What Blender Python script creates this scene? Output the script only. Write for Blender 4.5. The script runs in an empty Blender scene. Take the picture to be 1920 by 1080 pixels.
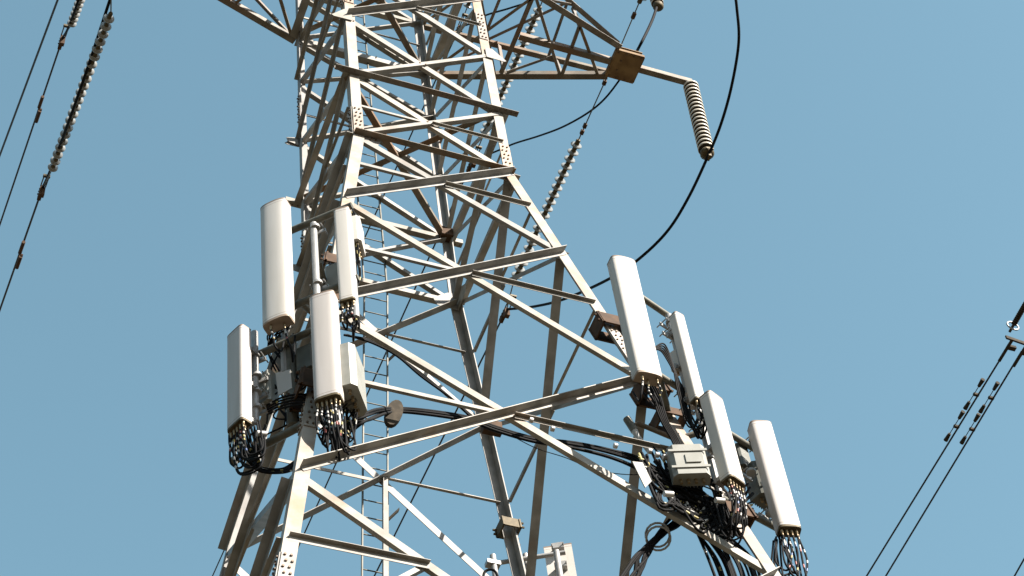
import bpy, bmesh, math, random
from mathutils import Vector as V, Matrix
random.seed(7)
R = math.radians
scene = bpy.context.scene
COL = scene.collection

# ---------------------------------------------------------------- camera
FPX = 4436.3                                   # focal length in pixels of a 1920 px wide frame
CAM = V((-8.1817, -18.5992, -29.0989))
FW = V((0.27854297, 0.53141632, 0.80000656)); RT = V((0.93359319, -0.34532885, -0.09566476)); UP = V((-0.22542753, -0.77352743, 0.59231558))
cd = bpy.data.cameras.new("camera"); cam = bpy.data.objects.new("camera", cd); COL.objects.link(cam)
cd.sensor_width = 36; cd.lens = 36 * FPX / 1920; cd.clip_start = 0.5; cd.clip_end = 6000
cam.matrix_world = Matrix(((RT.x, UP.x, -FW.x, CAM.x), (RT.y, UP.y, -FW.y, CAM.y), (RT.z, UP.z, -FW.z, CAM.z), (0, 0, 0, 1)))
scene.camera = cam

# ---------------------------------------------------------------- sky and sun
SUN_AZ = R(33)                                 # towards +x from -y
SUN_EL = R(38)
sdir = V((math.sin(SUN_AZ) * math.cos(SUN_EL), -math.cos(SUN_AZ) * math.cos(SUN_EL), math.sin(SUN_EL)))
w = bpy.data.worlds.new("World"); scene.world = w; w.use_nodes = True
nt = w.node_tree; bg = nt.nodes["Background"]
sky = nt.nodes.new("ShaderNodeTexSky"); sky.sky_type = 'NISHITA'; sky.sun_disc = False
sky.sun_elevation = SUN_EL; sky.sun_rotation = math.pi - SUN_AZ
sky.air_density = 1.0; sky.dust_density = 1.0; sky.ozone_density = 1.0; sky.altitude = 100
hs = nt.nodes.new("ShaderNodeHueSaturation"); hs.inputs['Hue'].default_value = 0.460; hs.inputs['Saturation'].default_value = 0.93
nt.links.new(sky.outputs[0], hs.inputs['Color']); nt.links.new(hs.outputs[0], bg.inputs[0])
bg.inputs[1].default_value = 0.072
sl = bpy.data.lights.new("sun", 'SUN'); sl.energy = 5.0; sl.angle = R(0.5); sl.color = (1.0, 0.92, 0.825)
so = bpy.data.objects.new("sun", sl); COL.objects.link(so); so.rotation_euler = sdir.to_track_quat('Z', 'Y').to_euler()
scene.view_settings.view_transform = 'Standard'; scene.view_settings.look = 'None'
scene.view_settings.exposure = 1.82; scene.view_settings.gamma = 1.0
scene.render.engine = 'CYCLES'

# ---------------------------------------------------------------- materials
def mat(name, col, rough=0.6, metal=0.0, col2=None, scale=6.0, lo=.45, hi=.65, rust=None, rlo=.6, rhi=.72, bump=0.0, detail=5, streak=None):
    m = bpy.data.materials.new(name); m.use_nodes = True; n = m.node_tree.nodes; l = m.node_tree.links
    b = n["Principled BSDF"]; b.inputs['Roughness'].default_value = rough; b.inputs['Metallic'].default_value = metal
    b.inputs['Base Color'].default_value = (*col, 1)
    if col2 is None: return m
    tc = n.new("ShaderNodeTexCoord"); mp = n.new("ShaderNodeMapping"); l.new(tc.outputs['Object'], mp.inputs[0])
    if streak: mp.inputs['Scale'].default_value = streak
    nz = n.new("ShaderNodeTexNoise"); nz.inputs['Scale'].default_value = scale; nz.inputs['Detail'].default_value = detail
    l.new(mp.outputs[0], nz.inputs[0])
    r = n.new("ShaderNodeValToRGB"); r.color_ramp.elements[0].position = lo; r.color_ramp.elements[1].position = hi
    r.color_ramp.elements[0].color = (*col, 1); r.color_ramp.elements[1].color = (*col2, 1)
    l.new(nz.outputs[0], r.inputs[0]); out = r.outputs[0]
    if rust:
        n2 = n.new("ShaderNodeTexNoise"); n2.inputs['Scale'].default_value = 1.1; n2.inputs['Detail'].default_value = 8; n2.inputs['Roughness'].default_value = .68
        l.new(tc.outputs['Object'], n2.inputs[0])
        r2 = n.new("ShaderNodeValToRGB"); r2.color_ramp.elements[0].position = rlo; r2.color_ramp.elements[1].position = rhi
        r2.color_ramp.elements[0].color = (0, 0, 0, 1); r2.color_ramp.elements[1].color = (1, 1, 1, 1)
        l.new(n2.outputs[0], r2.inputs[0])
        mx = n.new("ShaderNodeMix"); mx.data_type = 'RGBA'; mx.inputs[7].default_value = (*rust, 1)
        l.new(r2.outputs[0], mx.inputs[0]); l.new(out, mx.inputs[6]); out = mx.outputs[2]
    l.new(out, b.inputs['Base Color'])
    if bump:
        bp = n.new("ShaderNodeBump"); bp.inputs['Strength'].default_value = bump; bp.inputs['Distance'].default_value = .01
        l.new(nz.outputs[0], bp.inputs['Height']); l.new(bp.outputs[0], b.inputs['Normal'])
    return m
M = {}
M['steel'] = mat('galvanised steel', (.150, .137, .112), .55, .0, (.225, .209, .178), 3.2, .36, .60, rust=(.175, .105, .055), rlo=.56, rhi=.72, bump=.08, detail=9)
M['warm'] = mat('weathered leg steel', (.175, .150, .118), .55, .0, (.250, .219, .180), 3.0, .36, .60, rust=(.22, .125, .06), rlo=.50, rhi=.66, bump=.08, detail=9)
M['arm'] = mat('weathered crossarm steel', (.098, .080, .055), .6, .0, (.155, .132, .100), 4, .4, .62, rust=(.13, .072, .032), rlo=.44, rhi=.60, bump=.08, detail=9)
M['rust'] = mat('rusty plate', (0.067, 0.035, 0.017), .8, 0, (0.037, 0.020, 0.010), 7, .35, .65, bump=.25)
M['bolt'] = mat('bolt', (0.082, 0.046, 0.023), .6, .2, (0.133, 0.098, 0.062), 30)
M['pipe'] = mat('galvanised pipe', (0.214, 0.210, 0.203), .4, .15, (0.258, 0.255, 0.247), 9, .4, .6, bump=.03)
M['dkpipe'] = mat('dull pipe', (0.082, 0.081, 0.066), .5, .2, (0.113, 0.107, 0.087), 8, .4, .6)
M['radome'] = mat('radome', (.405, .39, .365), .5, 0, (.35, .33, .295), 1.1, .38, .68, detail=11, streak=(6, 6, .6))
M['radome2'] = mat('grey radome', (.38, .355, .335), .5, 0, (.33, .305, .28), 1.1, .38, .68, detail=11, streak=(6, 6, .6))
M['cap'] = mat('antenna end cap', (0.185, 0.137, 0.096), .6, 0, (0.222, 0.170, 0.126), 9, .4, .6)  # tan has the warm ground bounce on the undersides mixed into the colour
M['rim'] = mat('antenna rim', (0.155, 0.111, 0.081), .6)
M['radio'] = mat('radio housing', (0.203, 0.203, 0.181), .5, 0, (0.178, 0.178, 0.155), 5, .4, .6)
M['dkradio'] = mat('dark radio housing', (0.074, 0.078, 0.066), .5, 0, (0.055, 0.059, 0.048), 5, .4, .6)
M['cable'] = mat('black cable', (.005, .005, .0055), .75)
M['wire'] = mat('conductor', (0.018, 0.015, 0.012), .6, .2)
M['band_w'] = mat('white tape', (0.277, 0.274, 0.258), .5); M['band_y'] = mat('yellow tape', (0.229, 0.185, 0.044), .5)
M['band_r'] = mat('red tape', (0.185, 0.030, 0.018), .5); M['band_b'] = mat('blue tape', (0.030, 0.059, 0.148), .5)
M['brass'] = mat('brass connector', (0.203, 0.148, 0.081), .35, .5)
M['glass'] = mat('grey porcelain', (0.180, 0.188, 0.184), .18, 0, (0.204, 0.212, 0.208), 12, .4, .6)
M['porc'] = mat('cream porcelain', (.42, .385, .32), .4, 0, (.36, .325, .265), 9)
M['inscap'] = mat('insulator cap', (0.063, 0.049, 0.026), .6, .2, (0.093, 0.072, 0.038), 20)
M['white'] = mat('white plastic', (0.367, 0.358, 0.345), .45)
M['concrete'] = mat('concrete', (0.130, 0.122, 0.111), .9, 0, (0.104, 0.100, 0.092), 4, bump=.1)
M['ground'] = mat('dry grass ground', (0.057, 0.042, 0.023), .95, 0, (0.037, 0.031, 0.015), .12, .4, .6, bump=.2, detail=10)

M['cable'].node_tree.nodes['Principled BSDF'].inputs['Specular IOR Level'].default_value = .10
M['plate'] = mat('rusty golden plate', (.19, .125, .058), .75, 0, (.10, .058, .026), 4, .35, .65, bump=.25, detail=9)
for k in ('steel', 'warm', 'arm', 'rust', 'dkpipe', 'inscap', 'plate'): M[k].node_tree.nodes['Principled BSDF'].inputs['Specular IOR Level'].default_value = .22
M['dark'] = mat('dark fitting and insulator gap shade', (.030, .025, .018), .8, 0, (.048, .039, .028), 12)
M['dark'].node_tree.nodes['Principled BSDF'].inputs['Specular IOR Level'].default_value = .08
for k in ('steel', 'warm', 'arm'):                # every bar weathered a little differently
    n_, l_ = M[k].node_tree.nodes, M[k].node_tree.links; b_ = n_['Principled BSDF']; src = b_.inputs['Base Color'].links[0].from_socket
    oi = n_.new("ShaderNodeObjectInfo"); mr = n_.new("ShaderNodeMapRange"); mr.inputs[3].default_value = .92; mr.inputs[4].default_value = 1.22
    hv = n_.new("ShaderNodeHueSaturation"); mr2 = n_.new("ShaderNodeMapRange"); mr2.inputs[3].default_value = .35; mr2.inputs[4].default_value = .95
    wn = n_.new("ShaderNodeTexWhiteNoise"); wn.noise_dimensions = '1D'; l_.new(oi.outputs['Random'], wn.inputs['W'])
    l_.new(oi.outputs['Random'], mr.inputs[0]); l_.new(wn.outputs[0], mr2.inputs[0]); l_.new(mr.outputs[0], hv.inputs['Value']); l_.new(mr2.outputs[0], hv.inputs['Saturation'])
    l_.new(src, hv.inputs['Color']); l_.new(hv.outputs[0], b_.inputs['Base Color'])
# ---------------------------------------------------------------- geometry helpers
class MB:
    def __init__(s): s.v = []; s.f = []; s.m = []; s.sm = []
    def add(s, vs, fs, mi=0, smooth=False):
        o = len(s.v); s.v += [tuple(p) for p in vs]
        for f in fs: s.f.append([o + i for i in f]); s.m.append(mi); s.sm.append(smooth)
        return s
    def build(s, name, mats, parent=None, kind=None):
        me = bpy.data.meshes.new(name)
        org = V((0, 0, 0))
        if parent is not None: org = parent['_o'] if False else V(parent.location) if parent.parent is None else V(parent.parent.location)
        vs = [V(p) - org for p in s.v] if parent is not None else s.v
        me.from_pydata([tuple(p) for p in vs], [], s.f)
        for m in (mats if isinstance(mats, (list, tuple)) else [mats]): me.materials.append(M[m])
        me.polygons.foreach_set('material_index', s.m); me.polygons.foreach_set('use_smooth', s.sm)
        bm = bmesh.new(); bm.from_mesh(me); bmesh.ops.recalc_face_normals(bm, faces=bm.faces); bm.to_mesh(me); bm.free()
        me.update()
        o = bpy.data.objects.new(name, me); COL.objects.link(o)
        if parent is not None: o.parent = parent
        if kind: o['kind'] = kind
        return o
def tag(o, label=None, cat=None, group=None, kind=None):
    if label: o['label'] = label
    if cat: o['category'] = cat
    if group: o['group'] = group
    if kind: o['kind'] = kind
    return o
def empty(name, loc, label, cat, group=None):
    o = bpy.data.objects.new(name, None); COL.objects.link(o); o.location = loc; o.empty_display_size = .2
    return tag(o, label, cat, group)
def prism(mb, poly, P, Q, u, v, mi=0, ends=True):
    n = len(poly); vs = [P + u * a + v * b for a, b in poly] + [Q + u * a + v * b for a, b in poly]
    fs = [[i, (i + 1) % n, n + (i + 1) % n, n + i] for i in range(n)]
    if ends: fs += [list(range(n))[::-1], list(range(n, 2 * n))]
    mb.add(vs, fs, mi)
def Lbar(mb, P, Q, u, v, a, b, t=.012, mi=0):
    poly = [(0, 0), (a, 0), (a, t), (t, t), (t, b), (0, b)]
    n = 6; vs = [P + u * x + v * y for x, y in poly] + [Q + u * x + v * y for x, y in poly]
    fs = [[i, (i + 1) % n, n + (i + 1) % n, n + i] for i in range(n)] + [[0, 3, 2, 1], [0, 5, 4, 3], [6, 7, 8, 9], [6, 9, 10, 11]]
    mb.add(vs, fs, mi)
def box(mb, c, x, y, z, mi=0):
    """c centre, x/y/z half-extent vectors"""
    vs = [c + x * i + y * j + z * k for k in (-1, 1) for j in (-1, 1) for i in (-1, 1)]
    mb.add(vs, [[0, 1, 3, 2], [4, 6, 7, 5], [0, 4, 5, 1], [2, 3, 7, 6], [0, 2, 6, 4], [1, 5, 7, 3]], mi)
def frame_of(d):
    d = d.normalized(); a = V((0, 0, 1)) if abs(d.z) < .9 else V((1, 0, 0))
    u = d.cross(a).normalized(); return u, d.cross(u)
def tube(mb, pts, r, n=8, mi=0, caps=True, mif=None):
    pts = [V(p) for p in pts]; rings = []; o = len(mb.v); u = None
    for i, p in enumerate(pts):
        d = (pts[min(i + 1, len(pts) - 1)] - pts[max(i - 1, 0)]).normalized()
        if u is None: u, _ = frame_of(d)
        u = (u - d * u.dot(d)).normalized(); v = d.cross(u)
        rr = r[i] if isinstance(r, (list, tuple)) else r
        mb.v += [tuple(p + (u * math.cos(2 * math.pi * k / n) + v * math.sin(2 * math.pi * k / n)) * rr) for k in range(n)]
    for i in range(len(pts) - 1):
        for k in range(n):
            mb.f.append([o + i * n + k, o + i * n + (k + 1) % n, o + (i + 1) * n + (k + 1) % n, o + (i + 1) * n + k])
            mb.m.append(mif(i) if mif else mi); mb.sm.append(True)
    if caps:
        e = o + (len(pts) - 1) * n; c0 = mb.v[o:o + n]; c1 = mb.v[e:e + n]
        mb.add(c0, [list(range(n))[::-1]], mi); mb.add(c1, [list(range(n))], mi)
def spline(P, k=8):
    P = [V(p) for p in P]; out = []
    Q = [P[0] * 2 - P[1]] + P + [P[-1] * 2 - P[-2]]
    for i in range(1, len(Q) - 2):
        for j in range(k):
            t = j / k; a, b, c, d = Q[i - 1], Q[i], Q[i + 1], Q[i + 2]
            out.append(.5 * ((2 * b) + (c - a) * t + (2 * a - 5 * b + 4 * c - d) * t * t + (3 * b - a - 3 * c + d) * t ** 3))
    return out + [P[-1]]
def ray(px, py): return (FW + RT * ((px - 960) / FPX) - UP * ((py - 540) / FPX)).normalized()
def at(px, py, n, k):
    """real point on the plane n.p = k seen at photo pixel (px, py)"""
    n = V(n); d = ray(px, py); return CAM + d * ((k - n.dot(CAM)) / n.dot(d))
BOLTS = []
def tbolts(pts, n, r=.013, h=.016):
    for p in pts: BOLTS.append((V(p), V(n).normalized(), r, h))
def boltheads(mb, pts, n, r=.013, h=.016):
    n = V(n).normalized(); u, v = frame_of(n)
    for p in pts:
        ring = [p + (u * math.cos(k * math.pi / 3) + v * math.sin(k * math.pi / 3)) * r for k in range(6)]
        mb.add(ring + [q + n * h for q in ring], [[k, (k + 1) % 6, 6 + (k + 1) % 6, 6 + k] for k in range(6)] + [[6, 7, 8, 9, 10, 11]])
Z = V((0, 0, 1)); X = V((1, 0, 0)); Y = V((0, 1, 0))

# ---------------------------------------------------------------- ground
GZ = -30.7
g = MB(); N = 40; S = 3000
def gh(x, y):  # ring of unseen hills added around the tower to block bright low sky
    r = math.hypot(x, y); t = min(max((r - 90) / 330, 0), 1); t = t * t * (3 - 2 * t); a = math.atan2(y, x)
    return GZ + t * (112 + 26 * math.sin(3 * a + .6) + 16 * math.sin(7 * a + 2) + 10 * math.sin(13 * a)) + t * 8 * math.sin(x * .011) * math.cos(y * .013)
xs = [math.copysign(abs(i / N) ** 2.2, i) * S for i in range(-N, N + 1)]
g.add([(x, y, gh(x, y)) for y in xs for x in xs], [[j * (2 * N + 1) + i, j * (2 * N + 1) + i + 1, (j + 1) * (2 * N + 1) + i + 1, (j + 1) * (2 * N + 1) + i] for j in range(2 * N) for i in range(2 * N)], smooth=True)
tag(g.build('ground', 'ground'), kind='structure')

# ---------------------------------------------------------------- lattice tower
def hw(z): return 1.25 - (.0073 * z if z > 0 else .16474 * z)
ZN = {-5: 13.4, -4: 11.75, -3: 10.1, -2: 8.434, -1: 6.712, 0: 5.276, 1: 3.455, 2: 1.699, 3: 0., 4: -2.394, 5: -5.695, 6: -9.838, 7: -16.3, 8: -22.5, 9: GZ + .25}
SX = [(-1, -1), (1, -1), (1, 1), (-1, 1)]      # legs A B C D
def leg(i, z): h = hw(z); return V((SX[i % 4][0] * h, SX[i % 4][1] * h, z))
tower = empty('lattice_tower', (0, 0, GZ), 'tall galvanised steel lattice tower carrying the phone antennas and power lines', 'tower')
def lw(z): return .155 if z > .5 else .165 if z > 0 else .168
TL = .016
for i in range(4):
    mb = MB(); sx, sy = SX[i]; lf = 1 if i < 2 else .85
    brk = [14.4, 0.0, GZ + .25]
    for a, b in zip(brk, brk[1:]):
        for za, zb in ([(a, b)] if a > 0 else [(0, -5.7), (-5.7, -16), (-16, b)]):
            Lbar(mb, leg(i, za), leg(i, zb), V((-sx, 0, 0)), V((0, -sy, 0)), lw((za + zb) / 2) * lf, lw((za + zb) / 2) * lf, TL)
    mb.build('leg', 'warm' if i < 2 else 'steel', tower)
    f = MB(); c = leg(i, GZ); prism(f, [(-.7, -.7), (.7, -.7), (.7, .7), (-.7, .7)], V((c.x, c.y, GZ - .5)), V((c.x, c.y, GZ + .3)), X, Y)
    f.build('footing', 'concrete', tower)
    # splice plates with their bolts
    for zc, L in ((4.35, .42), (.42, .33), (-4.9, .5), (-8.4 if i != 1 else -6.1, .42), (-11.95, .5)):
        pl = MB(); wdt = lw(zc) * .92 * lf
        za, zb = zc + L, zc - L
        if za > 0 > zb: za = -.02
        for u, n in ((V((-sx, 0, 0)), V((0, sy, 0))), (V((0, -sy, 0)), V((sx, 0, 0)))):
            P, Q = leg(i, za) + n * .001, leg(i, zb) + n * .001
            a = u * (lw(zc) * lf - wdt) * .5
            prism(pl, [(0, 0), (wdt, 0), (wdt, .012), (0, .012)], P + a, Q + a, u, n)
        pm = pl.build('splice_plate', 'warm', tower)
        for u, n in ((V((-sx, 0, 0)), V((0, sy, 0))), (V((0, -sy, 0)), V((sx, 0, 0)))):
            k = max(3, int(L / .055))
            for j in range(k):
                zz = za + (zb - za) * (j + .5) / k
                for q in (.3, .7): tbolts([leg(i, zz) + u * lf * lw(zc) * (q + (.06 if j % 2 else -.06)) + n * .013], n, .015, .02)

fr = []                                         # four faces: (leg i -> leg i+1), horizontal t, outward n
for i in range(4):
    d = V((SX[(i + 1) % 4][0] - SX[i][0], SX[(i + 1) % 4][1] - SX[i][1], 0)).normalized(); fr.append((d, V((d.y, -d.x, 0))))
def seg_pt(P, Q, s): return P + (Q - P) * s
def xcross(i, k):
    a, b, c, d = leg(i, ZN[k]), leg(i + 1, ZN[k + 1]), leg(i + 1, ZN[k]), leg(i, ZN[k + 1])
    wa, wb = (c - a).length, (b - d).length; return seg_pt(a, b, wa / (wa + wb))
def brace_D(mb, i, P, Q, a, b):
    """falls to the right seen from outside: sits behind the leg flange, second flange turned inward"""
    t, n = fr[i]; d = (Q - P).normalized(); up = n.cross(d) ; up = up if up.z > 0 else -up
    nn = d.cross(up); nn = nn if nn.dot(n) > 0 else -nn
    o = -nn * (TL + .003); mb_ = mb; Lbar(mb_, P + o - up * a * .5, Q + o - up * a * .5, up, -nn, a, b, .011)
def brace_U(mb, i, P, Q, a, b):
    """rises to the right: bolted on the outside, wide flange standing out, narrow flange down"""
    t, n = fr[i]; d = (Q - P).normalized(); dn = n.cross(d); dn = dn if dn.z < 0 else -dn
    nn = d.cross(dn); nn = nn if nn.dot(n) > 0 else -nn
    Lbar(mb, P + nn * .003 - dn * a * .5, Q + nn * .003 - dn * a * .5, dn, nn, a, b, .011)
vis = range(-3, 7)
upf, lof = MB(), MB()
for i in range(4):
    t, n = fr[i]
    for k in range(-5, 9):
        z0, z1 = ZN[k], ZN[k + 1]; big = k >= 3
        s = 1.0
        P0, Q0, P1, Q1 = leg(i, z0), leg(i + 1, z1), leg(i + 1, z0), leg(i, z1)
        ins = .03
        a0 = seg_pt(P0, Q0, .015) + t * .02; a1 = seg_pt(P0, Q0, .985) - t * .02
        b0 = seg_pt(P1, Q1, .01); b1 = seg_pt(P1, Q1, .985)
        tgt = None
        if k not in vis: tgt = upf if k < -3 else lof
        da, db = ((.115 if k < 3 else .108, .062) if i == 0 else (.085, .15) if k >= 3 else (.12, .085)) if i % 2 == 0 else (.07 if k < 3 or i == 1 else .10, .075 if k < 2 else .095 if k < 3 else .135)
        ua, ub = ((.070, .127) if i == 0 or k < 3 else (.12, .05 if k > 3 else .10)) if i % 2 == 0 else (.07, .065) if k < 3 or i == 1 else (.10, .11)
        mb = tgt or MB(); brace_D(mb, i, a0, a1, da * s, db * s)
        if not tgt: mb.build('diagonal_brace', 'steel', tower)
        mb = tgt or MB()
        if i == 0 and k in (1, 2):
            d_ = (b1 - b0).normalized(); up_ = n.cross(d_); up_ = up_ if up_.z > 0 else -up_
            Lbar(mb, b0 + n * .012 - up_ * .03, b1 + n * .012 - up_ * .03, up_, -n, .07, .085, .011)
        else: brace_U(mb, i, b0, b1, ua * s, ub * s)
        if not tgt: mb.build('diagonal_brace', 'steel', tower)
        if i in (0, 2) and k in vis: tbolts([xcross(i, k) + t * q for q in (-.05, .05)], n if i == 0 else -n, .016, .022)
        # mid struts from legs to the crossing
        xc = xcross(i, k); zc = xc.z
        if k in (-3, -1, 1) and tgt is None: continue
        if k <= 5:
            for side in (0, 1):
                if k == 0 and side == 0: continue
                L = leg(i + side, zc); mb = tgt or MB(); sg = 1 if side == 0 else -1
                P, Q = L + t * sg * lw(zc) * .55, xc + t * sg * -.02
                wa = .055 if k < 3 else .075
                if side: Lbar(mb, P + n * .004, Q + n * .004, V((0, 0, -1)), n, wa * .8, wa * .75, .007)
                else: Lbar(mb, P - n * (TL + .003), Q - n * (TL + .003), V((0, 0, 1)), -n, wa * .8, wa * .6, .007)
                if not tgt: mb.build('strut', 'steel', tower)
        elif k == 6:
            for side in (0, 1):
                sg = 1 if side == 0 else -1
                zz = -11.12; L = leg(i + side, zz)
                A_, B_ = (P0, Q0) if side == 0 else (P1, Q1)
                q = seg_pt(A_, B_, (z0 - zz) / (z0 - z1))
                mb = MB(); Lbar(mb, L + t * sg * .05 + n * .004, q + n * .004, V((0, 0, -1)), n, .085, .06, .008); mb.build('strut', 'steel', tower)
                q2 = leg(i + side, -13.2); mb = MB(); Lbar(mb, q - n * .03, q2 - n * .03, V((0, 0, 1)), -n, .08, .07, .008); mb.build('strut', 'steel', tower)
                zz = -8.2
    # ring horizontals
    for k, ext in ((-5, 0), (-4, 0), (-2, 0), (-1, 0), (2, .24), (3, 0.0)):
        z0 = ZN[k]; P, Q = leg(i, z0) , leg(i + 1, z0)
        mb = MB(); bl = .13 if k == -1 else .10
        zup = V((0, 0, 1))
        ex = ext if i in (0, 2) else 0
        Lbar(mb, P - t * ex + n * .004, Q + t * ex + n * .004, n, zup, bl, bl * .95, .010)
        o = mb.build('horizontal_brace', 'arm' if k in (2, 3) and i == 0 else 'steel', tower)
        if ex:
            bb = MB()
            for q in (-.20, -.12, -.03, .06): tbolts([P + t * q + n * .06 - Z * .001, Q - t * q + n * .06 - Z * .001], -Z, .012, .012)
            for q in (.42, .445, .6, .625): tbolts([P + (Q - P) * q + n * .06], -Z, .011, .01)
# plan bracing
for k in (-4, -1, 2):
    for (i, j, dz) in ((0, 2, -.05), (1, 3, .03)):
        mb = MB(); P, Q = leg(i, ZN[k]) + Z * dz, leg(j, ZN[k]) + Z * dz; d = (Q - P).normalized(); s = Z.cross(d)
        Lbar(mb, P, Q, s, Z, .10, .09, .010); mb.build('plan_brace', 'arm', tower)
mb = MB(); xc = xcross(2, 4); e = V((xc.x, hw(-11) - .0, -11.1)); Lbar(mb, xc - Y * .06, e - Y * .06, X, -Y, .085, .06, .008); mb.build('strut', 'steel', tower)
if upf.v: upf.build('upper_framework', 'steel', tower, 'stuff')
if lof.v: lof.build('lower_framework', 'steel', tower, 'stuff')

# gusset plates at joints
def plate(poly, n, th=.012, m='steel', bolts=None, parent=tower, name='gusset_plate'):
    n = V(n).normalized(); mb = MB(); k = len(poly)
    vs = [p - n * th / 2 for p in poly] + [p + n * th / 2 for p in poly]
    mb.add(vs, [[i, (i + 1) % k, k + (i + 1) % k, k + i] for i in range(k)] + [list(range(k)), list(range(k, 2 * k))])
    o = mb.build(name, m, parent)
    if bolts:
        tbolts(bolts, n); tbolts(bolts, -n)
    return o
for i in range(4):
    t, n = fr[i]
    for k in (1, 3):
        for s in (0, 1):
            c = leg(i + s, ZN[k]); sg = 1 if s == 0 else -1
            if k == 3:
                pts = [c + t * sg * x + Z * zz + n * -.020 for x, zz in ((.02, .22), (.16, .20), (.42, -.02), (.36, -.18), (.02, -.2))]
                plate(pts, n, .010, 'warm' if i == 0 else 'steel', [c + t * sg * x + Z * zz for x, zz in ((.22, .04), (.28, 0), (.34, -.03), (.25, -.06))])
            elif i in (0, 2):
                pts = [c + t * sg * x + Z * zz + n * .022 for x, zz in ((.10, .16), (-.02, .18), (-.24, -.10), (-.20, -.13), (.10, -.12))]
                plate(pts, n, .010, 'steel', [c + t * sg * x + Z * zz for x, zz in ((.03, .05), (.09, .04), (.05, -.04), (.10, -.06), (.13, -.09))])
    for s in (0, 1):
        c = leg(i + s, ZN[-1]); sg = 1 if s == 0 else -1
        plate([c + t * sg * x + Z * zz - n * .021 for x, zz in ((-.0, .2), (.3, .1), (.3, -.1), (0, -.2))], n, .010, 'steel')
for i, zz in ((3, ZN[1]), (3, ZN[3] - .05), (2, ZN[2])):
    c = leg(i, zz)
    plate([c + V((-.02, -.01, .10)), c + V((-.22, -.01, .02)), c + V((-.20, -.01, -.08)), c + V((-.02, -.01, -.12))], Y, .012, 'steel')
# black splice box at C2
c = leg(2, ZN[2]); mb = MB(); box(mb, c + V((-.09, -.09, -.02)), X * .10, Y * .08, Z * .10); mb.build('joint_bracket', 'rust', tower)
c = leg(3, -.05)
plate([c + V((-.02, -.02, .35)), c + V((-.02, -.26, .15)), c + V((-.02, -.30, -.25)), c + V((-.02, .0, -.45)), c + V((-.02, .06, .0))], X, .014, 'rust')

# ladder on the back face
lad = MB(); z0, z1 = 13.2, -18
def lp(x, z): return V((x, hw(z) + .10, z))
for x in (-.235, .135):
    for a, b in ((z0, 0), (0, z1)): prism(lad, [(-.009, -.022), (.009, -.022), (.009, .022), (-.009, .022)], lp(x, a), lp(x, b), X, Y)
ladder = lad.build('ladder', 'dkpipe', tower)
z = 9.5
while z > -13.5:
    mb = MB(); tube(mb, [lp(-.235, z), lp(.135, z)], .0105, 6); mb.build('rung', 'dkpipe', ladder); z -= .303
for zz in (6.7, 3.4, .8, -1.4, -4.4, -8.2):
    for x in (.15,):
        mb = MB(); Lbar(mb, lp(x, zz), lp(x + .12, zz + .10) - Y * .12, Z, Y, .05, .05, .007); mb.build('ladder_bracket', 'arm', ladder)

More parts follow.
